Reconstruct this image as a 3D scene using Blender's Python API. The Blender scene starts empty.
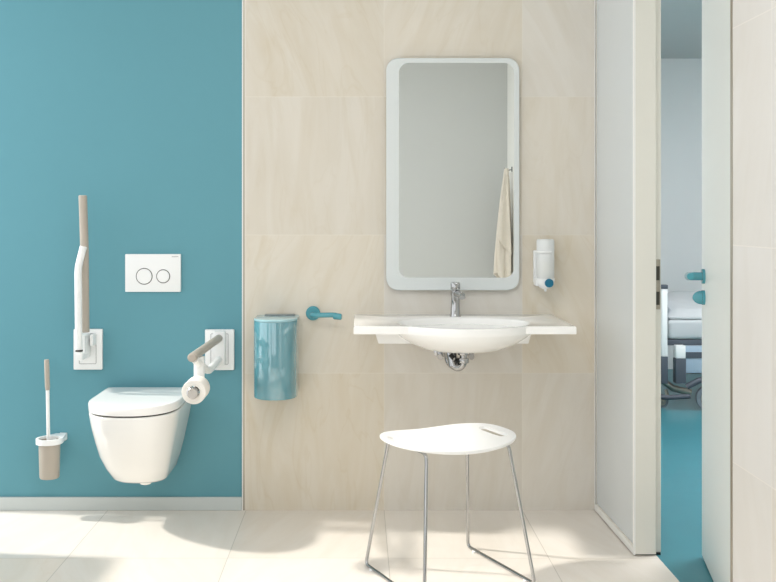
import bpy, bmesh, math, random
from mathutils import Vector, Matrix, Quaternion
PI = math.pi
random.seed(4)
scn = bpy.context.scene
COL = scn.collection

# ---------------------------------------------------------------- helpers
def finish(bm, smooth_angle=0.6):
    bmesh.ops.recalc_face_normals(bm, faces=bm.faces)

def origin_of(o):
    v = Vector((0, 0, 0))
    while o:
        v += o.location
        o = o.parent
    return v

def obj(name, bm, mat, parent=None, loc=None, smooth=True, label=None):
    """link a bmesh (written in world coordinates) as one mesh object"""
    finish(bm)
    base = origin_of(parent) if parent else Vector(loc or (0, 0, 0))
    bmesh.ops.translate(bm, verts=bm.verts, vec=-base)
    me = bpy.data.meshes.new(name)
    bm.to_mesh(me); bm.free()
    if isinstance(mat, (list, tuple)):
        for m in mat: me.materials.append(m)
    else:
        me.materials.append(mat)
    o = bpy.data.objects.new(name, me)
    COL.objects.link(o)
    if parent: o.parent = parent
    else: o.location = base
    if smooth:
        me.polygons.foreach_set('use_smooth', [True] * len(me.polygons))
        bm2 = bmesh.new(); bm2.from_mesh(me)
        for e in bm2.edges:
            if len(e.link_faces) == 2 and e.calc_face_angle(0) > 0.62:
                e.smooth = False
        bm2.to_mesh(me); bm2.free()
    if label: o['label'] = label
    return o

def tag(o, label, cat, group=None):
    o['label'] = label; o['category'] = cat
    if group: o['group'] = group
    return o

def thing(name, label, cat, loc, group=None):
    o = bpy.data.objects.new(name, None)
    o.empty_display_size = 0.05
    COL.objects.link(o); o.location = loc
    return tag(o, label, cat, group)

def struct(name, bm, mat, parent=None, smooth=False):
    o = obj(name, bm, mat, parent, smooth=smooth)
    if parent is None: o['kind'] = 'structure'
    return o

def box(bm, x0, x1, y0, y1, z0, z1, bev=0, seg=2):
    r = bmesh.ops.create_cube(bm, size=1)
    vs = r['verts']
    for v in vs:
        v.co = Vector(((x0 + x1) / 2 + v.co.x * (x1 - x0), (y0 + y1) / 2 + v.co.y * (y1 - y0), (z0 + z1) / 2 + v.co.z * (z1 - z0)))
    if bev > 0:
        es = {e for v in vs for e in v.link_edges}
        bmesh.ops.bevel(bm, geom=list(es), offset=bev, segments=seg, affect='EDGES', profile=0.5)
    return bm

def B(*a, **k): return box(bmesh.new(), *a, **k)

def loft(bm, loops, cap0=True, cap1=True, closed=True):
    rows = [[bm.verts.new(p) for p in L] for L in loops]
    n = len(rows[0])
    for a, b in zip(rows[:-1], rows[1:]):
        for i in range(n if closed else n - 1):
            j = (i + 1) % n
            bm.faces.new((a[i], a[j], b[j], b[i]))
    if cap0: bm.faces.new(rows[0][::-1])
    if cap1: bm.faces.new(rows[-1])
    return rows

def tube(bm, pts, r, seg=14, cap=True, sx=1.0):
    """tube along a polyline, parallel-transported; r a number or list"""
    pts = [Vector(p) for p in pts]
    rs = r if isinstance(r, (list, tuple)) else [r] * len(pts)
    loops = []
    t0 = (pts[1] - pts[0]).normalized()
    ref = Vector((0, 0, 1)) if abs(t0.z) < 0.9 else Vector((1, 0, 0))
    u = t0.cross(ref).normalized(); prev = t0
    for i, p in enumerate(pts):
        if i == 0: t = t0
        elif i == len(pts) - 1: t = (pts[i] - pts[i-1]).normalized()
        else: t = ((pts[i+1] - pts[i]).normalized() + (pts[i] - pts[i-1]).normalized()).normalized()
        q = prev.rotation_difference(t); u = (q @ u).normalized(); prev = t
        w = t.cross(u).normalized()
        loops.append([p + (u * math.cos(2*PI*k/seg) * sx + w * math.sin(2*PI*k/seg)) * rs[i] for k in range(seg)])
    loft(bm, loops, cap, cap)
    return bm

def T(pts, r, **k): return tube(bmesh.new(), pts, r, **k)

def fillet(pts, rad, n=8):
    """round the inner corners of a polyline"""
    pts = [Vector(p) for p in pts]
    out = [pts[0]]
    for i in range(1, len(pts) - 1):
        a, b, c = pts[i-1], pts[i], pts[i+1]
        d1 = (a - b); d2 = (c - b)
        R = min(rad, d1.length * .49, d2.length * .49)
        p0 = b + d1.normalized() * R; p1 = b + d2.normalized() * R
        for k in range(n + 1):
            t = k / n
            out.append(p0 * (1-t)**2 + b * 2*t*(1-t) + p1 * t*t)
    out.append(pts[-1])
    return out

def lathe(bm, prof, c, axis='Z', seg=40, cap=True):
    """prof: (radius, distance along axis) from c"""
    loops = []
    for r, h in prof:
        L = []
        for k in range(seg):
            a = 2*PI*k/seg
            x, y = r*math.cos(a), r*math.sin(a)
            if axis == 'Z': p = (c[0]+x, c[1]+y, c[2]+h)
            elif axis == 'Y': p = (c[0]+x, c[1]+h, c[2]+y)
            else: p = (c[0]+h, c[1]+x, c[2]+y)
            L.append(Vector(p))
        loops.append(L)
    loft(bm, loops, cap, cap)
    return bm

def LA(prof, c, axis='Z', seg=40, cap=True): return lathe(bmesh.new(), prof, c, axis, seg, cap)

def rrect(x0, x1, z0, z1, r, y, n=8):
    P = []
    for cx, cz, a0 in ((x1-r, z1-r, 0), (x0+r, z1-r, PI/2), (x0+r, z0+r, PI), (x1-r, z0+r, 1.5*PI)):
        for k in range(n+1):
            a = a0 + PI/2*k/n
            P.append(Vector((cx + r*math.cos(a), y, cz + r*math.sin(a))))
    return P

def sub_surf(o, lv=2):
    m = o.modifiers.new('s', 'SUBSURF'); m.levels = lv; m.render_levels = lv

# ---------------------------------------------------------------- materials
def s2l(c):
    return tuple(((v/255)/12.92 if v/255 <= .04045 else ((v/255+.055)/1.055)**2.4) for v in c) + (1,)

def mat(name, rgb, rough=.5, metal=0, spec=.5, coat=0, emis=None, es=0, bump=0, bscale=60, trans=0, ior=1.45, alpha=1, vary=0.03, vscale=3):
    m = bpy.data.materials.new(name); m.use_nodes = True
    nt = m.node_tree; N = nt.nodes; L = nt.links
    p = N['Principled BSDF']
    c = s2l(rgb)
    p.inputs['Base Color'].default_value = c
    p.inputs['Roughness'].default_value = rough
    p.inputs['Metallic'].default_value = metal
    p.inputs['Specular IOR Level'].default_value = spec
    p.inputs['Coat Weight'].default_value = coat; p.inputs['Coat Roughness'].default_value = .02
    p.inputs['Transmission Weight'].default_value = trans
    p.inputs['IOR'].default_value = ior
    p.inputs['Alpha'].default_value = alpha
    if emis:
        p.inputs['Emission Color'].default_value = s2l(emis); p.inputs['Emission Strength'].default_value = es
    g = N.new('ShaderNodeNewGeometry')
    if vary > 0:
        n = N.new('ShaderNodeTexNoise'); n.inputs['Scale'].default_value = vscale; n.inputs['Detail'].default_value = 3
        L.new(g.outputs['Position'], n.inputs['Vector'])
        mx = N.new('ShaderNodeMix'); mx.data_type = 'RGBA'
        mx.inputs['A'].default_value = tuple(v*(1-vary) for v in c[:3]) + (1,)
        mx.inputs['B'].default_value = tuple(min(1, v*(1+vary)) for v in c[:3]) + (1,)
        L.new(n.outputs['Fac'], mx.inputs['Factor']); L.new(mx.outputs['Result'], p.inputs['Base Color'])
    if bump > 0:
        n = N.new('ShaderNodeTexNoise'); n.inputs['Scale'].default_value = bscale; n.inputs['Detail'].default_value = 4
        L.new(g.outputs['Position'], n.inputs['Vector'])
        b = N.new('ShaderNodeBump'); b.inputs['Strength'].default_value = bump; b.inputs['Distance'].default_value = .002
        L.new(n.outputs['Fac'], b.inputs['Height']); L.new(b.outputs['Normal'], p.inputs['Normal'])
    return m

def tile_mat(name, ua, va, uo, vo, base, vein, rough, joint=(190, 182, 166), seed=0.0, vein_amt=.5, jstr=.5):
    """large stone-look tiles 0.6 m square on axes ua/va, veins turned per tile"""
    m = bpy.data.materials.new(name); m.use_nodes = True
    nt = m.node_tree; N = nt.nodes; L = nt.links
    p = N['Principled BSDF']; p.inputs['Roughness'].default_value = rough
    def val(x, k):
        if isinstance(x, (int, float)): k.default_value = x
        else: L.new(x, k)
    def M(op, a, b=0, c=0):
        n = N.new('ShaderNodeMath'); n.operation = op
        val(a, n.inputs[0]); val(b, n.inputs[1]); val(c, n.inputs[2]); return n.outputs[0]
    g = N.new('ShaderNodeNewGeometry'); s = N.new('ShaderNodeSeparateXYZ'); L.new(g.outputs['Position'], s.inputs[0])
    u = M('DIVIDE', M('SUBTRACT', s.outputs[ua], uo), .6); v = M('DIVIDE', M('SUBTRACT', s.outputs[va], vo), .6)
    fu, fv = M('FLOOR', u), M('FLOOR', v)
    du = M('SUBTRACT', .5, M('ABSOLUTE', M('SUBTRACT', M('FRACT', u), .5)))
    dv = M('SUBTRACT', .5, M('ABSOLUTE', M('SUBTRACT', M('FRACT', v), .5)))
    ed = M('MINIMUM', du, dv)
    jm = N.new('ShaderNodeMapRange'); L.new(ed, jm.inputs['Value'])
    jm.inputs['From Min'].default_value = .0014; jm.inputs['From Max'].default_value = .0035
    jm.inputs['To Min'].default_value = jstr; jm.inputs['To Max'].default_value = 0
    cid = N.new('ShaderNodeCombineXYZ'); L.new(fu, cid.inputs[0]); L.new(fv, cid.inputs[1]); cid.inputs[2].default_value = seed
    wn = N.new('ShaderNodeTexWhiteNoise'); wn.noise_dimensions = '3D'; L.new(cid.outputs[0], wn.inputs['Vector'])
    sc = N.new('ShaderNodeSeparateColor'); L.new(wn.outputs['Color'], sc.inputs[0])
    uv = N.new('ShaderNodeCombineXYZ'); L.new(M('SUBTRACT', u, fu), uv.inputs[0]); L.new(M('SUBTRACT', v, fv), uv.inputs[1])
    rot = N.new('ShaderNodeVectorRotate'); rot.rotation_type = 'Z_AXIS'; rot.inputs['Center'].default_value = (.5, .5, 0)
    L.new(uv.outputs[0], rot.inputs['Vector'])
    L.new(M('MULTIPLY', M('SUBTRACT', sc.outputs[0], .5), 1.0), rot.inputs['Angle'])
    off = N.new('ShaderNodeVectorMath'); off.operation = 'MULTIPLY_ADD'
    L.new(wn.outputs['Color'], off.inputs[0]); off.inputs[1].default_value = (40, 40, 40); L.new(rot.outputs[0], off.inputs[2])
    def noise(scale, detail, dist, stretch):
        mp = N.new('ShaderNodeMapping'); mp.inputs['Scale'].default_value = stretch; L.new(off.outputs[0], mp.inputs['Vector'])
        n = N.new('ShaderNodeTexNoise'); n.inputs['Scale'].default_value = scale; n.inputs['Detail'].default_value = detail
        n.inputs['Distortion'].default_value = dist; n.inputs['Roughness'].default_value = .55
        L.new(mp.outputs[0], n.inputs['Vector']); return n.outputs['Fac']
    cloud = noise(1.6, 3, .4, (1.6, .7, 1))
    streak = noise(2.2, 6, .9, (3.2, .55, 1))
    thin = noise(1.5, 3, 1.2, (2.2, .6, 1))
    # thin vein line where a noise crosses its middle value
    ln = M('ABSOLUTE', M('SUBTRACT', thin, .5))
    lr = N.new('ShaderNodeMapRange'); L.new(ln, lr.inputs['Value'])
    lr.inputs['From Min'].default_value = 0; lr.inputs['From Max'].default_value = .02
    lr.inputs['To Min'].default_value = .4; lr.inputs['To Max'].default_value = 0
    sr = N.new('ShaderNodeMapRange'); L.new(streak, sr.inputs['Value'])
    sr.inputs['From Min'].default_value = .38; sr.inputs['From Max'].default_value = .72
    f = M('MULTIPLY', M('ADD', M('MULTIPLY', sr.outputs[0], .75), M('MULTIPLY', lr.outputs[0], sc.outputs[1])), vein_amt)
    mx = N.new('ShaderNodeMix'); mx.data_type = 'RGBA'; mx.inputs['A'].default_value = s2l(base); mx.inputs['B'].default_value = s2l(vein)
    mx.clamp_factor = True
    L.new(f, mx.inputs['Factor'])
    hv = N.new('ShaderNodeHueSaturation'); L.new(mx.outputs['Result'], hv.inputs['Color'])
    L.new(M('ADD', M('ADD', .92, M('MULTIPLY', sc.outputs[2], .085)), M('MULTIPLY', cloud, .06)), hv.inputs['Value'])
    L.new(M('ADD', .65, M('MULTIPLY', sc.outputs[1], .55)), hv.inputs['Saturation'])
    mj = N.new('ShaderNodeMix'); mj.data_type = 'RGBA'; mj.inputs['B'].default_value = s2l(joint)
    L.new(hv.outputs[0], mj.inputs['A']); L.new(jm.outputs[0], mj.inputs['Factor'])
    L.new(mj.outputs['Result'], p.inputs['Base Color'])
    b = N.new('ShaderNodeBump'); b.inputs['Strength'].default_value = .25; b.inputs['Distance'].default_value = .001; b.invert = True
    L.new(jm.outputs[0], b.inputs['Height']); L.new(b.outputs['Normal'], p.inputs['Normal'])
    return m

M_TEAL = mat('teal_paint', (96, 152, 164), .5, spec=.35, vary=.015, vscale=1.2)
M_TILE = tile_mat('wall_tile', 0, 2, .109, -.004, (217, 210, 197), (194, 178, 148), .38, joint=(228, 223, 212), seed=1, vein_amt=.40, jstr=.45)
M_TILE_R = tile_mat('side_wall_tile', 1, 2, 2.46, -.004, (212, 208, 201), (196, 187, 172), .4, joint=(226, 220, 212), seed=5, vein_amt=.3, jstr=.55)
M_FLOOR = tile_mat('floor_tile', 0, 1, .109, 3.66, (230, 223, 213), (212, 199, 180), .3, joint=(178, 172, 160), seed=3, vein_amt=.35, jstr=.75)
M_BASE = mat('baseboard_tile', (198, 204, 202), .25, vary=.02)
M_WALLP = mat('grey_plaster', (196, 198, 197), .8, vary=.01)
M_CEIL = mat('ceiling_white', (236, 236, 232), .9, vary=0)
M_VINYL = mat('blue_vinyl', (56, 126, 136), .3, vary=.06, vscale=8)
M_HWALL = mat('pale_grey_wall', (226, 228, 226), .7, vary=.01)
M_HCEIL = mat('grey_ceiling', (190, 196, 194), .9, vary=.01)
M_FRAME = mat('cream_lacquer', (222, 220, 211), .35, vary=.01)
M_WHITEF = mat('white_lacquer', (236, 236, 232), .3, vary=.01)
M_LEAF = mat('white_door', (224, 227, 223), .35, vary=.012, vscale=5)
M_FROST = mat('frosted_glass', (212, 218, 220), .16, coat=.3, vary=.02, vscale=2)
M_CER = mat('white_ceramic', (247, 246, 243), .12, spec=.5, coat=.3, vary=0)
M_PLAST = mat('white_plastic', (240, 241, 240), .3, vary=0)
M_TAUPE = mat('taupe_plastic', (176, 167, 155), .4, vary=.03)
M_CHROME = mat('chrome', (178, 178, 178), .07, metal=1, vary=0)
M_STEEL = mat('brushed_steel', (172, 165, 152), .35, metal=1, vary=.02)
M_BLACK = mat('black_rubber', (22, 22, 24), .5, vary=0)
M_DGREY = mat('dark_grey_plastic', (78, 84, 92), .45, vary=0)
M_MIRROR = mat('mirror_silver', (240, 243, 241), .0, metal=1, vary=0)
M_MFROST = mat('mirror_frosted', (214, 219, 218), .3, coat=.2, vary=0)
M_TGLOSS = mat('teal_gloss', (88, 146, 158), .08, spec=.6, coat=.8, vary=.0)
M_TGLOSS.node_tree.nodes['Principled BSDF'].inputs['Coat IOR'].default_value = 2.2
M_TGLOSS2 = mat('teal_satin', (76, 150, 162), .12, spec=.5, coat=.3, vary=.0)
M_TLID = mat('teal_lid', (150, 188, 196), .2, coat=.4, vary=0)
M_PAPER = mat('paper', (238, 234, 226), .9, bump=.3, bscale=200, vary=.02)
M_TOWEL = mat('towel_terry', (222, 214, 202), .95, bump=1.0, bscale=300, vary=.05, vscale=30)
M_STOOLW = mat('stool_white', (238, 238, 236), .28, vary=0)
M_SOAPB = mat('frosted_plastic', (232, 236, 236), .35, trans=.0, vary=0)
M_SOAP = mat('soap_cream', (236, 230, 206), .4, vary=0)
M_TDISC = mat('teal_disc', (28, 110, 138), .3, vary=0)
M_SHEET = mat('bed_linen', (188, 191, 191), .9, bump=.4, bscale=40, vary=.02)
M_BEDB = mat('bed_panel_blue', (164, 182, 196), .4, vary=.0)
M_SLIT = mat('dark_gap', (60, 58, 52), .6, vary=0)
M_RING = mat('ring_chrome', (120, 120, 118), .25, metal=.6, vary=0)
M_TYRE = mat('grey_tyre', (112, 120, 126), .5, vary=0)
M_HINGE = mat('grey_hinge', (128, 136, 136), .4, vary=0)
M_GREYL = mat('grey_print', (150, 152, 152), .5, vary=0)
def glass_mat():
    m = bpy.data.materials.new('soap_cylinder'); m.use_nodes = True
    nt = m.node_tree; N = nt.nodes; L = nt.links
    p = N['Principled BSDF']; p.inputs['Base Color'].default_value = s2l((248, 250, 250)); p.inputs['Roughness'].default_value = .35
    t = N.new('ShaderNodeBsdfTranslucent'); t.inputs[0].default_value = s2l((235, 240, 240))
    tr = N.new('ShaderNodeBsdfTransparent'); tr.inputs[0].default_value = (.95, .96, .96, 1)
    a = N.new('ShaderNodeMixShader'); a.inputs[0].default_value = .15; L.new(p.outputs[0], a.inputs[1]); L.new(t.outputs[0], a.inputs[2])
    b = N.new('ShaderNodeMixShader'); b.inputs[0].default_value = .22; L.new(a.outputs[0], b.inputs[1]); L.new(tr.outputs[0], b.inputs[2])
    L.new(b.outputs[0], N['Material Output'].inputs[0]); return m
M_SOAPG = glass_mat()

# ---------------------------------------------------------------- camera
EYE = 1.274; D = 4.26; F = 980.0
cam_d = bpy.data.cameras.new('camera'); cam = bpy.data.objects.new('camera', cam_d); COL.objects.link(cam)
cam.location = (0, 0, EYE); cam.rotation_euler = (PI/2, 0, 0)
cam_d.sensor_width = 36; cam_d.lens = 36*F/776
cam_d.shift_x = (388-359)/776; cam_d.shift_y = -(291-217)/776
cam_d.clip_start = .02
scn.camera = cam

# ---------------------------------------------------------------- setting
XL, XR, XO = -1.78, 1.035, 1.137       # left wall, side wall, its outer face
CH = 2.9; YB = -0.8; XN = 1.40; YN = 2.2
XC = -.508                               # colour change on the back wall
# floors
struct('floor', B(XL-.1, 1.12, YB-.1, D+.1, -.06, 0), M_FLOOR)
bm = B(1.12, 5.2, YN-.1, 8.3, -.06, 0)
f2 = struct('floor_hospital_room', bm, M_VINYL)
bm = B(1.12, XN+.1, YB-.1, YN-.1, -.06, 0)
struct('floor_rear', bm, M_FLOOR)
struct('ceiling', B(XL-.1, XO, YB-.1, D+.1, CH, CH+.06), M_CEIL)
struct('ceiling_rear', B(XO, XN+.1, YB-.1, YN, CH, CH+.06), M_CEIL)
# back wall
struct('wall_back_teal', B(XL-.1, XC, D+.006, D+.16, 0, CH), M_TEAL)
struct('wall_back_tiled', B(XC+.012, XO, D-.004, D+.16, 0, CH), M_TILE)
struct('trim_1', B(XC+.000, XC+.004, D-.006, D+.02, 0, CH), M_WHITEF)
struct('trim_2', B(XC+.004, XC+.012, D-.004, D+.02, 0, CH), M_STEEL)
struct('baseboard_back', B(XL, XC-.001, D-.008, D+.006, 0, .057, bev=.002), M_BASE)
# left wall with a window, its openings shaped to place sun on the floor
WT = 2.68
bm = bmesh.new()
box(bm, XL-.08, XL, 1.7, 2.30, 0, CH); box(bm, XL-.08, XL, YB, -.55, 0, CH); box(bm, XL-.08, XL, -.55, 1.7, WT, CH)
box(bm, XL-.08, XL, 2.30, D, WT, CH)                # lintel
box(bm, XL-.08, XL, 2.30, 3.76, 0, .82)            # added parapet, shaped to shade the floor at left
struct('wall_left', bm, M_WALLP)
bm = bmesh.new()
for a in (2.30,): box(bm, XL-.06, XL-.02, a, a+.04, .82, WT)
box(bm, XL-.06, XL-.02, 2.30, 3.76, .82, .86); box(bm, XL-.06, XL-.02, 2.30, D, WT-.03, WT)
struct('window_1', bm, M_WHITEF)
bm = bmesh.new()
for a in (-.55, .55, 1.66): box(bm, XL-.06, XL-.02, a, a+.04, 0, WT)
box(bm, XL-.06, XL-.02, -.55, 1.7, 0, .05); box(bm, XL-.06, XL-.02, -.55, 1.7, WT-.05, WT)
struct('fill_window_left', bm, M_WHITEF)  # unseen second window, added to brighten the rear side wall and floor
# rear wall (behind the camera) with an unseen window added left for front fill
bm = bmesh.new()
wx0, wx1, wz0, wz1 = -1.6, .22, .5, 2.6
box(bm, XL, wx0, YB-.1, YB, 0, CH); box(bm, wx1, XN+.1, YB-.1, YB, 0, CH)
box(bm, wx0, wx1, YB-.1, YB, 0, wz0); box(bm, wx0, wx1, YB-.1, YB, wz1, CH)
struct('wall_rear', bm, M_WALLP)
bm = bmesh.new()
for a in (wx0, (wx0+wx1)/2-.025, wx1-.05): box(bm, a, a+.05, YB-.08, YB-.03, wz0, wz1)
box(bm, wx0, wx1, YB-.08, YB-.03, wz0, wz0+.05); box(bm, wx0, wx1, YB-.08, YB-.03, wz1-.05, wz1)
struct('fill_window_rear', bm, M_WHITEF)
# right wall: near tiled pier, jamb casing, far panel element, recess towards the rear
JN, JF = 2.727, 3.682
struct('wall_right', B(XR, XO, YN, JN-.012, 0, CH), M_TILE_R)
struct('wall_right_rear', B(XN, XN+.1, YB, YN-.1, 0, CH), M_CEIL)
struct('wall_right_return', B(XO, XN+.1, YN-.1, YN, 0, CH), M_FRAME)
struct('trim_3', B(XR-.002, XO, JN-.012, JN, 0, CH), M_STEEL)
# far panel element: frame with recessed frosted pane, jamb face and rebate
def skew(bm):      # the element stands slightly out of square to the side wall
    for v in bm.verts: v.co.x -= .011*(v.co.y-JF)/(D-JF)
bm = bmesh.new()
rim = .014
box(bm, XR, XR+.082, JF, JF+rim, .006, CH, bev=.002)            # front stile = jamb face
box(bm, XR, XR+.03, D-.016, D-.005, .004, CH)                     # rear stile
box(bm, XR, XR+.03, JF+rim, D-.024, .004, .034)                  # sill rail
box(bm, XR+.03, XR+.082, JF+rim, D-.005, .004, CH)                # core
skew(bm); struct('window_3', bm, M_FRAME)
bm = bmesh.new()
box(bm, XR-.003, XR+.004, JF-.001, JF+.012, .004, CH, bev=.0015)
box(bm, XR-.003, XR+.004, D-.016, D-.006, .004, CH, bev=.0015)
box(bm, XR-.003, XR+.004, JF+.012, D-.02, .004, .03, bev=.0015)
skew(bm); struct('trim_4', bm, M_WHITEF)
bm = B(XR+.007, XR+.03, JF+rim, D-.016, .034, CH); skew(bm); struct('window_4', bm, M_FROST)
struct('trim_5', B(XR+.082, XO+.004, JF+.022, D-.005, .008, CH), M_FRAME)
struct('trim_6', B(XR+.004, XO, JF+.012, D-.01, 0, .008), M_BLACK)
# hospital room shell
struct('wall_hospital_back', B(XO, 5.2, 8.2, 8.3, 0, 2.62), M_HWALL)
struct('wall_hospital_left', B(XO-.0, XO+.06, D+.0, 8.2, 0, 2.62), M_HWALL)
struct('wall_hospital_near', B(XO, 5.2, YN, YN+.08, 0, 2.62), M_HWALL)
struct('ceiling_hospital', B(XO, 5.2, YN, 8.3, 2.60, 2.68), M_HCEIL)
bm = bmesh.new()
box(bm, 5.1, 5.2, YN, 3.4, 0, 2.62); box(bm, 5.1, 5.2, 7.6, 8.3, 0, 2.62)
box(bm, 5.1, 5.2, 3.4, 7.6, 0, .5); box(bm, 5.1, 5.2, 3.4, 7.6, 2.4, 2.62)  # unseen window opening added to let daylight into this room
struct('wall_hospital_right', bm, M_HWALL)
struct('wall_above_door', B(XR, XO, JN, JF, 2.55, CH), M_FRAME)

# ---------------------------------------------------------------- open door leaf
ax, ay = 1.100, 2.752                                              # hinge line (bathroom face)
bx_, by_ = 1.283, 3.668                                            # free end
dv = Vector((bx_-ax, by_-ay, 0)); Ld = dv.length; du = dv.normalized(); dn = Vector((du.y, -du.x, 0))  # dn away from bathroom
def leaf_box(bm, s0, s1, n0, n1, z0, z1, bev=0):
    r = len(bm.verts); n = bmesh.new(); box(n, s0, s1, n0, n1, z0, z1, bev)
    for v in n.verts:
        c = v.co.copy(); v.co = Vector((ax, ay, 0)) + du*c.x + dn*c.y + Vector((0, 0, c.z))
    me = bpy.data.meshes.new('t'); n.to_mesh(me); n.free(); bm.from_mesh(me); bpy.data.meshes.remove(me); return bm
dl = struct('door_1', leaf_box(bmesh.new(), 0, Ld, 0, .042, .008, 2.52, .002), M_LEAF)
hs = Ld - .068; hz = 1.056
def P(s, n, z): return Vector((ax, ay, z)) + du*s + dn*n
bm = T([P(hs, 0, hz), P(hs, -.010, hz)], .027, seg=28)
obj('handle_rose', bm, M_TGLOSS2, dl)
pts = fillet([P(hs, -.008, hz), P(hs, -.058, hz), P(hs-.085, -.060, hz+.004)], .022)
obj('door_handle', T(pts, [.0150]*(len(pts)-1)+[.0125], seg=16), M_TGLOSS2, dl)
zz = .978
bm = T([P(hs, 0, zz), P(hs, -.010, zz)], .027, seg=28); obj('lock_rose', bm, M_TGLOSS2, dl)
bm = bmesh.new()
loops = []
for k in range(7):
    a = k/6*PI/2; loops.append([P(hs + .0245*math.cos(a)*math.cos(t)*.55, -.010-.032*math.sin(a), zz + .025*math.cos(a)*math.sin(t)) + Vector((0,0,0)) for t in [2*PI*j/24 for j in range(24)]] if k < 6 else
        [P(hs + .003*math.cos(t), -.042, zz + .004*math.sin(t)) for t in [2*PI*j/24 for j in range(24)]])
loft(bm, loops); obj('thumb_turn', bm, M_TGLOSS2, dl)
for z in (.25, 1.25, 2.25): obj('hinge', T([P(-.006, .002, z), P(-.006, .002, z+.08)], .008), M_STEEL, dl)
# strike plate in the far jamb
sp = thing('strike_plate', 'slim metal strike plate with two dark slots in cream door jamb', 'strike plate', (XR+.09, JF, .92))
zt, zb = 1.114, .925
yb = JF+.022
bm = B(XR+.083, XR+.103, yb-.003, yb+.001, zb, zt, bev=.001); obj('plate', bm, M_STEEL, sp)
for za, zc in ((1.035, 1.088), (.942, .992)):
    obj('slot', B(XR+.086, XR+.100, yb-.0045, yb-.002, za, zc), M_SLIT, sp)

# ---------------------------------------------------------------- toilet
def dshape(hw, yf, yb, z, xc, ys, n=40, p=2.3):
    """D outline: straight back and sides, rounded front from ys to yf"""
    L = [Vector((xc+hw, yb, z)), Vector((xc+hw, (yb+ys)/2, z))]
    for k in range(n+1):
        a = PI*k/n; c, s = math.cos(a), math.sin(a)
        L.append(Vector((xc + hw*math.copysign(abs(c)**(2/p), c), ys + (yf-ys)*abs(s)**(2/p), z)))
    L += [Vector((xc-hw, (yb+ys)/2, z)), Vector((xc-hw, yb, z))]
    return L
TX = -.906
toi = thing('wall_hung_toilet', 'white wall-hung toilet with closed flat lid on teal wall', 'toilet', (TX, D, .16))
bm = bmesh.new()
prof = [(.184, .088, 4.02), (.187, .103, 4.00), (.198, .112, 3.98), (.25, .129, 3.93), (.31, .145, 3.875), (.37, .158, 3.83), (.43, .171, 3.80), (.48, .179, 3.783), (.492, .180, 3.781), (.497, .177, 3.786)]
loops = [dshape(hw, yf, D+.002, z, TX, max(3.985, yf+.09), p=2.3) for z, hw, yf in prof]
loft(bm, loops); obj('bowl', bm, M_CER, toi)
bm = bmesh.new()
lathe(bm, [(.006, -.036), (.022, -.030), (.030, -.018), (.034, 0), (.036, .02)], (TX+.022, 4.06, .200)); obj('drain_spout', bm, M_CER, toi)
bm = bmesh.new()
lid = [(.5025, .176, 3.785), (.505, .1815, 3.778), (.520, .1825, 3.776), (.5325, .1823, 3.7765), (.536, .1805, 3.7785), (.5375, .1765, 3.783), (.538, .170, 3.79)]
loft(bm, [dshape(hw, yf, 4.235, z, TX, 3.985, p=2.3) for z, hw, yf in lid]); obj('lid', bm, M_CER, toi)
bm = bmesh.new()
loft(bm, [dshape(.170, 3.793, 4.22, z, TX, 3.99, p=2.3) for z in (.495, .504)]); obj('seat_buffer_gap', bm, M_SLIT, toi)
for s in (-1, 1): obj('hinge', T([(TX+s*.09-.025, 4.243, .512), (TX+s*.09+.025, 4.243, .512)], .012), M_CHROME, toi)

# ---------------------------------------------------------------- flush plate
fp = thing('flush_plate', 'white rectangular flush plate with two round chrome-ringed buttons', 'flush plate', (-.895, D, .95))
x0, x1, z0, z1 = -1.015, -.774, .949, 1.113
obj('plate', B(x0, x1, D-.008, D+.009, z0, z1, bev=.002), M_PLAST, fp)
for px, py, r in ((144.2, 276.3, .0345), (163.2, 276.3, .0285)):
    cx = (px-359)/230.5; cz = EYE-(py-217)/230.5
    b = obj('button', LA([(r-.002, 0), (r-.002, -.003), (r-.003, -.004)], (cx, D-.008, cz), 'Y'), M_PLAST, fp)
    bm = bmesh.new(); P2 = [(cx+(r)*math.cos(a), D-.0085, cz+r*math.sin(a)) for a in [2*PI*k/48 for k in range(49)]]
    tube(bm, P2, .0018, seg=8, cap=False); obj('button_ring', bm, M_RING, b)
bm = bmesh.new()
for i in range(7): box(bm, -.812+i*.0042, -.8092+i*.0042, D-.0086, D-.0079, 1.100, 1.1035)
obj('maker_mark', bm, M_GREYL, fp)

# ---------------------------------------------------------------- support rails
def plate(parent, x0, x1, z0, z1):
    obj('wall_plate', B(x0, x1, D-.014, D+.006, z0, z1, bev=.004), M_PLAST, parent)
    bm = bmesh.new(); i = .026
    o = rrect(x0+i, x1-i, z0+i, z1-i*.7, .004, D-.0145); o.append(o[0])
    tube(bm, o, .0011, seg=6, cap=False); obj('cover_seam', bm, M_GREYL, parent)
# folded up
ru = thing('folding_support_rail', 'folding grab rail swung up vertically against teal wall left of toilet', 'grab rail', (-1.18, D, .61), 'folding grab rails beside the toilet')
plate(ru, -1.238, -1.113, .612, .788)
def at(px, py, y): return Vector(((px-359)*y/F, y, EYE-(py-217)*y/F))
yr = 4.13
pts = [at(85.3, 332, yr+.02), at(84.5, 250, yr), at(82.8, 196, yr-.005)]
obj('rail', T([pts[0], pts[1], pts[2], pts[2]+Vector((0, 0, .003))], [.0175, .0175, .0175, .014], seg=20), M_TAUPE, ru)
pts = fillet([at(79.2, 353, yr-.03), at(78.6, 335, yr-.03), at(78, 268, yr-.035), at(83.4, 246.5, yr-.03)], .03)
obj('support_arm', T(pts, .0148, seg=18), M_PLAST, ru)
obj('joint_block', B(-1.196, -1.160, 4.15, D-.012, .69, .772, bev=.006), M_PLAST, ru)
obj('locking_latch', B(-1.152, -1.136, 4.19, D-.012, .722, .770, bev=.004), M_PLAST, ru)
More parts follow.
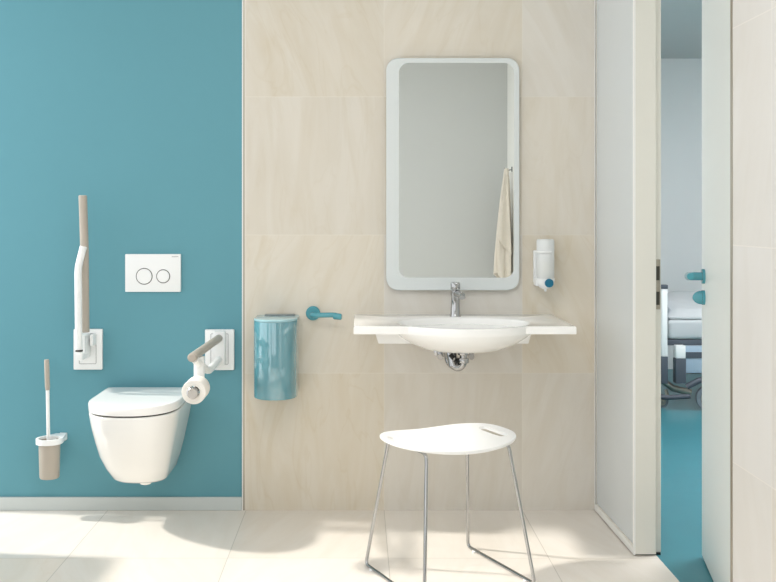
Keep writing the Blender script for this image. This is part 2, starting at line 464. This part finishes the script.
a = at(78.4, 351, yr-.05); obj('slot', B(a.x-.013, a.x+.013, yr-.0475, yr-.03, a.z-.004, a.z+.003), M_SLIT, ru)
obj('arm_foot', B(-1.190, -1.162, 4.12, D-.012, .670, .70, bev=.005), M_PLAST, ru)
# folded down
rd = thing('folding_support_rail', 'folding grab rail lowered over toilet with paper roll holder', 'grab rail', (-.60, D, .61), 'folding grab rails beside the toilet')
plate(rd, -.668, -.541, .610, .786)
yf = 3.58
obj('rail', T([(-.602, D-.01, .752), (-.611, yf+.012, .760), (-.611, yf+.003, .760), (-.611, yf, .760)], [.0165, .0165, .0165, .0125], seg=24), M_TAUPE, rd)
pts = fillet([(-.602, D-.01, .660), (-.600, 3.90, .660), (-.606, 3.66, .735), (-.608, 3.62, .752)], .06)
obj('support_arm', T(pts, .015, seg=18), M_PLAST, rd)
obj('hinge_block', B(-.628, -.576, D-.05, D-.012, .635, .782, bev=.008), M_PLAST, rd)
bm = bmesh.new()
pts = fillet([(-.606, 3.716, .745), (-.606, 3.716, .66), (-.606, 3.712, .628)], .02); tube(bm, pts, .0205, seg=16)
tube(bm, [(-.606, 3.725, .632), (-.606, 3.585, .632)], .012, seg=18)
obj('roll_holder_arm', bm, M_PLAST, rd)
obj('end_knob', LA([(.019, 0), (.0215, -.004), (.0215, -.012), (.018, -.016)], (-.606, 3.580, .632), 'Y'), M_CHROME, rd)
# toilet roll
bm = bmesh.new()
R = .045
lathe(bm, [(.0225, 0), (R-.002, 0), (R, .003), (R, .097), (R-.002, .10), (.0225, .10), (.0225, 0)], (-.606, 3.592, .632), 'Y', 48, cap=False)
bmesh.ops.remove_doubles(bm, verts=bm.verts, dist=1e-5)
tag(obj('toilet_roll', bm, M_PAPER, loc=(-.606, 3.64, .584)), 'white toilet paper roll hanging under the lowered grab rail', 'toilet roll')

# ---------------------------------------------------------------- toilet brush
yc = 4.165; xc = (49.5-359)*yc/F
bh = thing('toilet_brush_holder', 'taupe brush cup in white ring bracket on teal wall', 'brush holder', (xc, D, .16))
bm = bmesh.new()
lathe(bm, [(.030, .166), (.038, .166), (.041, .171), (.0450, .325), (.0425, .325), (.038, .180), (.03, .178)], (xc, yc, 0), 'Z', 40)
obj('cup', bm, M_TAUPE, bh)
bm = bmesh.new()   # teardrop ring: round front, arms back to the wall
def ring_outline(r, z, e):
    L = [Vector((xc + r*math.cos(a), yc + r*math.sin(a), z)) for a in [0.2 - (PI+.6)*k/36 for k in range(37)]]
    L.append(Vector((xc + .002 + e*.6, D-.004-e*1.0, z))); L.append(Vector((xc + .044 - e, D-.004-e, z)))
    return L
o1 = ring_outline(.0560, .335, 0)
i1 = [Vector((xc + .0465*math.cos(a), yc + .0465*math.sin(a), .335)) for a in [0.2 - (PI+.6)*k/36 for k in range(37)] + [math.radians(120), math.radians(55)]]
o0, i0 = [v - Vector((0, 0, .022)) for v in o1], [v - Vector((0, 0, .022)) for v in i1]
loft(bm, [o1, i1, i0, o0, o1], False, False); bmesh.ops.remove_doubles(bm, verts=bm.verts, dist=1e-5)
obj('ring', bm, M_PLAST, bh)
obj('wall_bracket', B(xc+.012, xc+.046, D-.016, D+.009, .305, .336, bev=.004), M_PLAST, bh)
tb = thing('toilet_brush', 'toilet brush with white shaft and taupe grip standing in its cup', 'brush', (xc, yc, .17))
p0 = Vector((xc-.002, yc, .17)); p1 = at(47.6, 390, yc); p2 = at(46.6, 359.5, yc)
obj('shaft', T([p0, p1], .0075, seg=14), M_PLAST, tb)
obj('grip', T([p1, p1+(p2-p1)*.1, p1+(p2-p1)*.97, p2], [.0085, .0105, .0105, .0085], seg=16), M_TAUPE, tb)
obj('bristle_head', LA([(.02, .0), (.027, .01), (.027, .06), (.02, .07)], (xc-.002, yc, .172)), M_DGREY, tb)

# ---------------------------------------------------------------- waste bin
bx = -.352; hw = .0925; yfb = 4.035
wb = thing('waste_bin', 'glossy teal rounded waste bin mounted on beige tiled wall', 'waste bin', (bx, D, .515))
def bshape(e, z, yb=D-.002, p=2.15):
    L = [Vector((bx + hw - e, yb, z))]
    for k in range(49):
        a = PI*k/48; c, s = math.cos(a), math.sin(a)
        L.append(Vector((bx + (hw-e)*math.copysign(abs(c)**(2/p), c), 4.15 + (yfb+e-4.15)*abs(s)**(2/p), z)))
    L.append(Vector((bx - hw + e, yb, z)))
    return L
bm = bmesh.new(); loft(bm, [bshape(e, z) for e, z in ((.006, .516), (.001, .518), (0, .523), (0, .835), (.001, .838))])
obj('body', bm, M_TGLOSS, wb)
bm = bmesh.new(); loft(bm, [bshape(e, z) for e, z in ((.002, .838), (0, .840), (0, .845), (.003, .848), (.012, .849))])
obj('lid', bm, M_TLID, wb)
bm = B(bx-.055, bx+.075, 4.215, D-.003, .847, .854, bev=.002); obj('lid_hinge', bm, M_HINGE, wb)

# ---------------------------------------------------------------- towel hook by the bin
hk = thing('wall_hook', 'small teal hooked bar with round rose beside the teal bin', 'hook', (-.20, D, .86))
hx, hzz = (312.8-359)/232, .857
obj('rose', LA([(.031, 0), (.031, -.010), (.028, -.013)], (hx, D-.004, hzz), 'Y'), M_TGLOSS2, hk)
pts = fillet([(hx-.003, D-.015, hzz-.004), (hx-.003, D-.065, hzz-.004), (hx+.098, D-.065, hzz-.002), (hx+.122, D-.078, hzz-.010)], .03)
bm = T(pts, [.011]*(len(pts)-1)+[.010], seg=16)
obj('arm', bm, M_TGLOSS2, hk)
obj('end_cap', T([(hx+.090, D-.068, hzz-.006), (hx+.096, D-.069, hzz-.007), (hx+.120, D-.075, hzz-.009), (hx+.126, D-.076, hzz-.009)], [.011, .0145, .0135, .010], seg=16), M_TGLOSS2, hk)

# ---------------------------------------------------------------- washbasin
wx0, wx1 = -.021, .838; yfr = 3.777; zt = .852; th = .030
cx, cy = .416, 3.908; AO, BO = .278, .229; AI, BI = .266, .207
ws = thing('washbasin', 'wide white washbasin with side shelves and oval bowl on tiled wall', 'washbasin', (cx, D, .74))
angs = [2*PI*k/120 for k in range(120)]
for X in (wx0, wx1):
    for Y in (yfr, D-.002): angs.append(math.atan2(Y-cy, X-cx) % (2*PI))
for s in (-1, 1):
    xs = AO*math.sqrt(1-((yfr-cy)/BO)**2); angs.append(math.atan2(yfr-cy, s*xs) % (2*PI))
angs = sorted(angs)
def ell(a, A, Bq): 
    return 1/math.sqrt((math.cos(a)/A)**2 + (math.sin(a)/Bq)**2)
def rrec(a):
    c, s = math.cos(a), math.sin(a); r = 9
    if c > 1e-9: r = min(r, (wx1-cx)/c)
    if c < -1e-9: r = min(r, (wx0-cx)/c)
    if s > 1e-9: r = min(r, (D-.002-cy)/s)
    if s < -1e-9: r = min(r, (yfr-cy)/s)
    return r
def RL(fn, z, zf=None): return [Vector((cx+fn(a)*math.cos(a), cy+fn(a)*math.sin(a), z)) for a in angs]
out = lambda e: (lambda a: max(rrec(a), ell(a, AO, BO)) - e)
inn = lambda s, t=0: (lambda a: ell(a, AI*s, BI*s))
bm = bmesh.new()
loops = [RL(out(.012), zt-th), RL(out(.001), zt-th), RL(out(0), zt-th+.003), RL(out(0), zt-.005), RL(out(.0015), zt-.0015), RL(out(.005), zt),
         RL(inn(1.0), zt), RL(inn(.985), zt-.002), RL(inn(.97), zt-.008), RL(inn(.93), zt-.025), RL(inn(.86), zt-.045), RL(inn(.74), zt-.066), RL(inn(.55), zt-.082), RL(inn(.3), zt-.091), RL(inn(.09), zt-.094)]
loft(bm, loops, False, True)
rim = obj('basin_top', bm, M_CER, ws)
bm = bmesh.new()
oe = lambda sa, sb, dy: [Vector((cx + AO*sa*math.cos(a), cy + dy + BO*sb*math.sin(a), 0)) for a in [2*PI*k/72 for k in range(72)]]
def ol(sa, sb, dy, z): return [v + Vector((0, 0, z)) for v in oe(sa, sb, dy)]
loft(bm, [ol(.985, .985, 0, zt-th+.004), ol(.975, .975, 0, zt-th-.004), ol(.90, .91, .004, zt-.055), ol(.78, .81, .01, zt-.076), ol(.60, .66, .02, zt-.100), ol(.40, .46, .03, zt-.112), ol(.2, .24, .03, zt-.117), ol(.05, .06, .03, zt-.118)])
obj('bowl_underside', bm, M_CER, ws)
bm = bmesh.new()
def tr(x0, x1, y0, z): return [Vector((x0, D-.003, z)), Vector((x1, D-.003, z)), Vector((x1, y0, z)), Vector((x0, y0, z))]
loft(bm, [tr(.060, .690, 3.90, zt-th+.001), tr(.078, .674, 3.90, .770)]); obj('bracket', bm, M_CER, ws, smooth=False)
bm = LA([(.03, .0), (.032, .003), (.018, .006), (.004, .006)], (cx, cy, zt-.096)); obj('waste_plug', bm, M_CHROME, ws)

# tap
fx, fy = .409, 4.16
tp = thing('basin_tap', 'chrome single-lever mixer tap behind the basin bowl', 'tap', (fx, fy, zt))
obj('body', LA([(.0235, 0), (.0235, .004), (.0215, .007), (.0185, .05), (.0180, .085), (.0205, .094), (.0205, .112), (.018, .114)], (fx, fy, zt), seg=32), M_CHROME, tp)
pts = [(fx+.001, fy, zt+.098), (fx+.008, fy-.05, zt+.100), (fx+.017, fy-.100, zt+.098), (fx+.018, fy-.108, zt+.088)]
obj('spout', T(fillet(pts, .02), .0135, seg=18), M_CHROME, tp)
obj('cap', LA([(.0195, 0), (.0205, .003), (.0205, .024), (.017, .029), (.005, .030)], (fx, fy, zt+.116), seg=32), M_CHROME, tp)
obj('lever', B(fx-.009, fx+.009, fy-.080, fy+.005, zt+.140, zt+.147, bev=.003), M_CHROME, tp)

# trap and valves
sx, sy = .415, 3.99
tq = thing('sink_trap', 'chrome bottle trap hanging below the basin bowl', 'trap', (sx, sy, .66))
pts = fillet([(sx+.01, sy, .738), (sx+.01, sy, .675), (sx-.01, sy+.012, .655), (sx-.045, sy+.03, .675), (sx-.05, sy+.05, .705), (sx-.05, D, .705)], .025)
obj('pipe', T(pts, .0155, seg=18), M_CHROME, tq)
obj('inlet_nut', LA([(.021, 0), (.023, .003), (.023, .018), (.020, .021)], (sx+.01, sy, .712), seg=12), M_CHROME, tq)
obj('outlet_nut', LA([(.022, 0), (.024, .003), (.024, .018), (.022, .021)], (sx+.01, sy, .680), seg=12), M_CHROME, tq)
a, b = Vector((sx-.044, sy-.005, .716)), Vector((sx-.012, sy-.008, .680))
obj('seal_ring', T([a, a+(b-a)*.42], .010, seg=8), M_BLACK, tq)
obj('clamp_ring', T([a+(b-a)*.6, b], .010, seg=8), M_BLACK, tq)
obj('drain_pipe', T([(sx-.04, sy+.03, .730), (sx-.028, sy+.01, .665)], .022, seg=18), M_CHROME, tq)
obj('wall_rose', LA([(.034, 0), (.034, -.004), (.018, -.012)], (sx-.05, D-.004, .705), 'Y'), M_CHROME, tq)
for px, lab in ((440, 'small chrome angle valve left of the basin trap'), (470.5, 'small chrome angle valve right of the basin trap')):
    vx = (px-359)*4.2/F
    v = thing('angle_valve', lab, 'valve', (vx, D, .66), 'angle valves under the basin')
    obj('valve_body', T([(vx, D-.004, .688), (vx, 4.19, .688)], .011, seg=16), M_CHROME, v)
    obj('riser', T([(vx, 4.205, .682), (vx, 4.205, .770)], .0065, seg=12), M_CHROME, v)
    s = -1 if px < 450 else 1
    obj('knob', T([(vx, 4.20, .680), (vx, 4.165, .680)], .0135, seg=10), M_CHROME, v)
    obj('wall_rose', LA([(.023, 0), (.023, -.004), (.012, -.009)], (vx, D-.003, .688), 'Y', 24), M_CHROME, v)

# ---------------------------------------------------------------- mirror
ym = 4.226
mr = thing('wall_mirror', 'tall rounded mirror with frosted border above the washbasin', 'mirror', (.41, D, .96))
X = lambda px: (px-359)*ym/F
Z = lambda py: EYE-(py-217)*ym/F
bm = bmesh.new()
mx0, mx1, mz0, mz1 = X(386.3), X(519.4), Z(290.3), Z(58)
loft(bm, [rrect(mx0+.002, mx1-.002, mz0+.002, mz1-.002, .05, ym+.014), rrect(mx0, mx1, mz0, mz1, .052, ym+.012), rrect(mx0, mx1, mz0, mz1, .052, ym+.002), rrect(mx0+.002, mx1-.002, mz0+.002, mz1-.002, .05, ym)])
obj('frosted_border', bm, M_MFROST, mr)
bm = bmesh.new()
ix0, ix1, iz0, iz1 = X(399), X(514), Z(277.6), Z(63)
loft(bm, [rrect(ix0, ix1, iz0, iz1, .042, ym+.001), rrect(ix0, ix1, iz0, iz1, .042, ym-.0008)])
obj('mirror_glass', bm, M_MIRROR, mr, smooth=False)
bm = B(mx0+.05, mx1-.05, ym+.012, D-.003, mz0+.05, mz1-.05); obj('back_box', bm, M_DGREY, mr)

# ---------------------------------------------------------------- soap dispenser
sdx, sdy = .797, 4.19
sd = thing('soap_dispenser', 'frosted cylinder soap dispenser with teal push disc on wall', 'soap dispenser', (sdx, D, .96))
r = .0375
obj('bottle', LA([(r-.002, 0), (r, .003), (r, .160), (r-.004, .167), (.01, .168)], (sdx, sdy, 1.012)), M_SOAPG, sd)
obj('soap', LA([(r-.007, 0), (r-.006, .002), (r-.006, .075)], (sdx, sdy, 1.014)), M_SOAP, sd)
bm = B(sdx-.042, sdx-.012, D-.028, D-.003, .990, 1.130, bev=.004)
tube(bm, [(sdx+ (r+.003)*math.cos(a), sdy+(r+.003)*math.sin(a), 1.125) for a in [PI*.4 + 1.25*PI*k/24 for k in range(25)]], .005, seg=8)
obj('bracket', bm, M_PLAST, sd)
bm = bmesh.new()
lathe(bm, [(.012, -.046), (.026, -.038), (.036, -.022), (.0395, -.002), (.0385, .0)], (sdx, sdy, 1.012), seg=40)
box(bm, sdx-.040, sdx+.01, sdy, D-.003, .978, 1.012, bev=.004)
obj('base', bm, M_PLAST, sd)
obj('push_disc', LA([(.018, .006), (.0185, 0), (.0185, -.005), (.017, -.0065)], (sdx+.008, sdy-.040, .994), 'Y'), M_TDISC, sd)
obj('nozzle', LA([(.003, -.014), (.005, -.012), (.007, 0)], (sdx-.002, sdy-.01, .970), seg=16), M_PLAST, sd)

# ---------------------------------------------------------------- stool
wv = Vector((.900, .436, 0)); uv_ = Vector((.436, -.900, 0)); SC = Vector((.316, 3.482, 0))
st = thing('shower_stool', 'white saddle-seat stool with chrome wire sled legs in front of basin', 'stool', (SC.x, SC.y, 0))
def seat_z(a, b):      # a along w, b along u
    return .4755 + .028*(abs(a)/.24)**1.8 + .010*(b/.19)**2
SA, SB = .241, .192
def seat_pt(a, b, dz): return SC + wv*a + uv_*b + Vector((0, 0, seat_z(a, b)+dz))
def super_r(t, p=2.5): 
    c, s = math.cos(t), math.sin(t); return (abs(c)**p + abs(s)**p)**(-1/p)
slots = (-.190, .190); SLW, SLH = .0165, .082
def seat_slab():
    bm = bmesh.new()
    n = 96; rings = 22
    top = []
    for k in range(rings+1):
        f = k/rings
        e = SA*0
        top.append([(SA*f*super_r(t, 2.5)*math.cos(t), SB*f*super_r(t, 2.5)*math.sin(t)) for t in [2*PI*j/n for j in range(n)]])
    loops = []
    # bottom centre -> edge -> top centre
    for k in range(1, rings): loops.append([seat_pt(a, b, -.011) for a, b in top[k]])
    loops.append([seat_pt(a*.992, b*.992, -.011) for a, b in top[rings]])
    loops.append([seat_pt(a, b, -.007) for a, b in top[rings]])
    loops.append([seat_pt(a, b, -.003) for a, b in top[rings]])
    loops.append([seat_pt(a*.992, b*.992, 0) for a, b in top[rings]])
    for k in range(rings-1, 0, -1): loops.append([seat_pt(a, b, 0) for a, b in top[k]])
    loft(bm, loops)
    return bm
seat = obj('seat', seat_slab(), M_STOOLW, st)
cut = bmesh.new()
for s in slots:
    L = []
    for z in (.30, .60):
        row = []
        for sg, a0 in ((1, 0), (-1, PI)):
            for k in range(9):
                a = a0 + PI*k/8
                row.append(SC + wv*(s + SLW*math.cos(a)) + uv_*(sg*(SLH-SLW) + SLW*math.sin(a)) + Vector((0, 0, z)))
        L.append(row)
    loft(cut, L)
cutter = obj('cutter', cut, M_STOOLW, st, smooth=False)
md = seat.modifiers.new('slots', 'BOOLEAN'); md.object = cutter; md.operation = 'DIFFERENCE'; md.solver = 'EXACT'
bpy.context.view_layer.update()
dg = bpy.context.evaluated_depsgraph_get()
nm = bpy.data.meshes.new_from_object(seat.evaluated_get(dg))
seat.modifiers.clear(); seat.data = nm
bpy.data.objects.remove(cutter)
def SP(a, b, z): return SC + wv*a + uv_*b + Vector((0, 0, z))
for s in (-1, 1):
    ub = seat_z(.165, .14) - .011 - .0065
    foot = [(s*.219, -.215), (s*.219, .215)]
    # one rod per side: under-seat bend, back leg, runner, front leg
    def leg(sg):
        return T(fillet([SP(s*.165, sg*.02, ub), SP(s*.165, sg*.135, ub), SP(s*.219, sg*.215, .007), SP(s*.219, sg*.155, .007)], .022), .0062, seg=14)
    obj('leg', leg(-1), M_CHROME, st); obj('leg', leg(1), M_CHROME, st)
    obj('runner', T([SP(s*.219, -.157, .007), SP(s*.219, .157, .007)], .0062, seg=14), M_CHROME, st)
    for sg in (-1, 1):
        p = SP(s*.219, sg*.165, 0)
        obj('foot_glide', B(p.x-.010, p.x+.010, p.y-.012, p.y+.012, .0, .006, bev=.002), M_PLAST, st)

# ---------------------------------------------------------------- towel behind the camera, seen in the mirror
tx, ty, tz = XN, -.50, 1.705
th_ = thing('towel_hook', 'small white hook at the room edge, seen in mirror', 'hook', (tx, ty, tz))
obj('rose', B(tx-.008, tx, ty-.02, ty+.02, tz-.02, tz+.03, bev=.004), M_CHROME, th_)
obj('peg', T(fillet([(tx-.006, ty, tz), (tx-.06, ty, tz-.006), (tx-.07, ty, tz+.018)], .012), .006), M_CHROME, th_)
def towel():
    bm = bmesh.new(); H = .99; nz, na = 60, 72; loops = []
    for i in range(nz+1):
        t = i/nz; z = tz+.012 - t*H
        w = .018 + .055*min(1, (t*1.25))**.75; d = .014 + .050*min(1, t*1.1)**.8
        c = tx - .052 - (w-.018)*.50
        L = []
        for k in range(na):
            a = 2*PI*k/na
            f = 1 + .24*t**.5*math.cos(5*a + 2.2*t) + .10*t*math.cos(9*a - 3*t)
            L.append(Vector((c + w*f*math.cos(a), ty + d*f*math.sin(a), z + .035*t*math.cos(a*2+.6))))
        loops.append(L)
    for L in loops:
        for v in L: v.x = min(v.x, tx-.004)
    loft(bm, loops)
    return bm
tw = thing('hanging_towel', 'beige terry towel hanging from the white hook, seen in mirror', 'towel', (tx-.1, ty, .75))
obj('towel_body', towel(), M_TOWEL, tw)
# turned-over flap whose hem shows as a diagonal edge
bm = bmesh.new(); rows = []
for i in range(41):
    t = i/40; z = tz - .05 - t*(.55 + 0)
    w = .012 + .125*t**1.1
    rows.append([Vector((tx - .045 - w*s_*(1) + .02*t, ty + .040 + .060*t**.8 + .012*math.sin(s_*7+t*3)*t, z - .18*(1-s_)*t*1.0)) for s_ in [j/16 for j in range(17)]])
R2 = [r[::-1] for r in rows]
vr = [[bm.verts.new(p) for p in r] for r in rows]
for a_, b_ in zip(vr[:-1], vr[1:]):
    for j in range(16): bm.faces.new((a_[j], a_[j+1], b_[j+1], b_[j]))
fl = obj('folded_flap', bm, M_TOWEL, tw)
sm = fl.modifiers.new('thick', 'SOLIDIFY'); sm.thickness = .008; sm.offset = 1
# ---------------------------------------------------------------- hospital bed beyond the door
bd = thing('hospital_bed', 'hospital bed with pale blue side panels beyond the open door', 'bed', (2.9, 6.9, 0))
by0, by1, bX0, bX1 = 6.45, 7.35, 1.99, 4.05
for y in (by0, by1-.04):
    po = obj('end_post', B(bX0, bX0+.042, y, y+.04, .355, .800, bev=.006), M_WHITEF, bd)
    obj('post_cap', B(bX0-.002, bX0+.044, y-.002, y+.042, .800, .828, bev=.004), M_DGREY, po)
    obj('post_base', B(bX0-.002, bX0+.044, y-.002, y+.042, .175, .355, bev=.004), M_DGREY, po)
obj('footboard', B(bX0+.012, bX0+.034, by0+.04, by1-.04, .42, .80, bev=.006), M_BEDB, bd)
obj('headboard', B(bX1, bX1+.03, by0, by1, .35, .95, bev=.01), M_BEDB, bd)
obj('mattress_frame', B(bX0+.05, bX1, by0+.03, by1-.03, .425, .462, bev=.004), M_DGREY, bd)
sr = obj('side_panel', B(bX0+.13, bX1, by0, by0+.03, .245, .425, bev=.004), M_BEDB, bd)
obj('panel_stripe', B(bX0+.13, bX1, by0-.004, by0+.001, .345, .385), M_DGREY, sr)
c_ = obj('corner_column', B(2.08, 2.145, by0-.02, by0+.04, .345, .43, bev=.006), M_WHITEF, bd)
obj('column_sleeve', B(2.078, 2.147, by0-.022, by0+.042, .18, .345, bev=.006), M_DGREY, c_)
obj('lower_rail', B(bX0+.2, bX1-.1, by0+.25, by0+.33, .20, .24, bev=.006), M_STEEL, bd)
obj('foot_bar', T(fillet([(1.97, by0+.02, .09), (2.02, by0+.0, .085), (2.17, by0-.03, .10)], .02), .016), M_DGREY, bd)
obj('brake_pedal', T([(2.15, by0-.02, .16), (2.22, by0-.03, .20), (2.34, by0-.03, .235)], .020), M_DGREY, bd)
obj('chassis_strut', T([(2.0, by0+.05, .20), (2.08, by0+.05, .14), (2.2, by0+.05, .11)], .022), M_STEEL, bd)
for x, y in ((2.02, by0+.10), (2.30, by0+.0), (3.6, by0+.05), (3.6, by1-.1)):
    r = .045 if x < 2.1 else .085
    zc = .13 if x < 2.1 else r
    if x < 2.1: zc = r
    w = obj('caster_wheel', LA([(r*.6, -.012), (r*.97, -.014), (r, -.008), (r, .008), (r*.97, .014), (r*.6, .012)], (x, y, zc), 'Y', 32), M_TYRE, bd)
    obj('wheel_hub', LA([(r*.15, -.02), (r*.62, -.018), (r*.62, .018), (r*.15, .02)], (x, y, zc), 'Y', 24), M_STEEL, w)
    obj('caster_fork', T(fillet([(x+r*.1, y-.024, zc), (x+r*.8, y-.024, zc+r*.7), (x+r*.7, y, zc+r+.03)], .03), .011), M_STEEL, w)
tag(obj('mattress', B(bX0+.05, bX1-.01, by0+.02, by1-.02, .463, .598, bev=.03, seg=4), M_SHEET, loc=(3, 6.9, .463)), 'white covered mattress on the hospital bed frame', 'mattress')
def puff(x0, x1, y0, y1, z0, z1, seed):
    bm = bmesh.new(); rnd = random.Random(seed); nx, ny = 36, 20; ph = [rnd.uniform(0, 6) for _ in range(6)]
    def h(u, v):
        e = (1-(2*u-1)**6)*(1-(2*v-1)**4)
        return max(0, e)**.5
    T_, Bm = [], []
    for i in range(nx+1):
        a, b = [], []
        for j in range(ny+1):
            u, v = i/nx, j/ny; x = x0+(x1-x0)*u; y = y0+(y1-y0)*v; e = h(u, v)
            wv_ = .022*math.sin(9*u+ph[0]+4*v) + .016*math.sin(17*u-6*v+ph[1]) + .010*math.sin(23*v+ph[2])
            a.append(bm.verts.new((x, y, z0+.012+(z1-z0-.012)*e + wv_*e))); b.append(bm.verts.new((x, y, z0)))
        T_.append(a); Bm.append(b)
    for i in range(nx):
        for j in range(ny):
            bm.faces.new((T_[i][j], T_[i+1][j], T_[i+1][j+1], T_[i][j+1])); bm.faces.new((Bm[i][j], Bm[i][j+1], Bm[i+1][j+1], Bm[i+1][j]))
    for i in range(nx):
        bm.faces.new((T_[i][0], Bm[i][0], Bm[i+1][0], T_[i+1][0])); bm.faces.new((T_[i][ny], T_[i+1][ny], Bm[i+1][ny], Bm[i][ny]))
    for j in range(ny):
        bm.faces.new((T_[0][j], T_[0][j+1], Bm[0][j+1], Bm[0][j])); bm.faces.new((T_[nx][j], Bm[nx][j], Bm[nx][j+1], T_[nx][j+1]))
    return bm
tag(obj('duvet', puff(bX0+.06, 3.3, by0+.03, by1-.03, .600, .715, 3), M_SHEET, loc=(2.6, 6.9, .6)), 'white rumpled duvet lying on the hospital bed mattress', 'duvet')

# ---------------------------------------------------------------- light
w = bpy.data.worlds.new('sky'); scn.world = w; w.use_nodes = True
bg = w.node_tree.nodes['Background']; bg.inputs[0].default_value = (.95, .975, 1.0, 1); bg.inputs[1].default_value = 1.95
def portal(loc, rot, sx, sy):
    l = bpy.data.lights.new('portal', 'AREA'); l.shape = 'RECTANGLE'; l.size = sx; l.size_y = sy; l.cycles.is_portal = True
    o = bpy.data.objects.new('window_portal', l); COL.objects.link(o); o.location = loc; o.rotation_euler = rot
portal((XL-.09, (2.3+D)/2, WT/2), (0, -PI/2, 0), WT, D-2.3)
portal((XL-.09, .575, WT/2), (0, -PI/2, 0), WT, 2.25)
portal(((-1.6+.22)/2, YB-.11, 1.55), (PI/2, 0, 0), 1.82, 2.1)
portal((5.21, 5.5, 1.45), (0, PI/2, 0), 1.9, 4.2)
sl = bpy.data.lights.new('sun', 'SUN'); sl.energy = 3.9; sl.angle = math.radians(3.4); sl.color = (1, .955, .89)
so = bpy.data.objects.new('sun', sl); COL.objects.link(so)
so.rotation_euler = Vector((1, -.11, -.95)).to_track_quat('-Z', 'Y').to_euler()
# unseen glowing panels added as fill for the bathroom and hospital room
def fill_panel(name, lab, x, y, z, sx, sy, e, col=(250, 250, 255)):
    t = thing(name, lab, 'fill light panel', (x, y, z))
    obj('housing', B(x-sx/2-.02, x+sx/2+.02, y-sy/2-.02, y+sy/2+.02, z-.02, z, bev=.004), M_WHITEF, t)
    m = mat('fill_glow', col, .6, emis=col, es=e, vary=0)
    obj('diffuser', B(x-sx/2, x+sx/2, y-sy/2, y+sy/2, z-.026, z-.019), m, t, smooth=False)
fill_panel('fill_light_panel', 'square white fill light panel added above the bathroom, out of view', -.2, 1.6, CH, 1.6, 1.6, 3.6)
fill_panel('fill_light_panel', 'square white fill light panel added in the hospital room, out of view', 2.7, 4.7, 2.6, .8, 1.6, 24)

scn.view_settings.view_transform = 'Standard'; scn.view_settings.look = 'None'
scn.view_settings.exposure = -0.14; scn.view_settings.gamma = 1; scn.view_settings.use_curve_mapping = False
scn.cycles.max_bounces = 8; scn.cycles.diffuse_bounces = 5; scn.cycles.use_denoising = True
scn.cycles.sample_clamp_indirect = 6
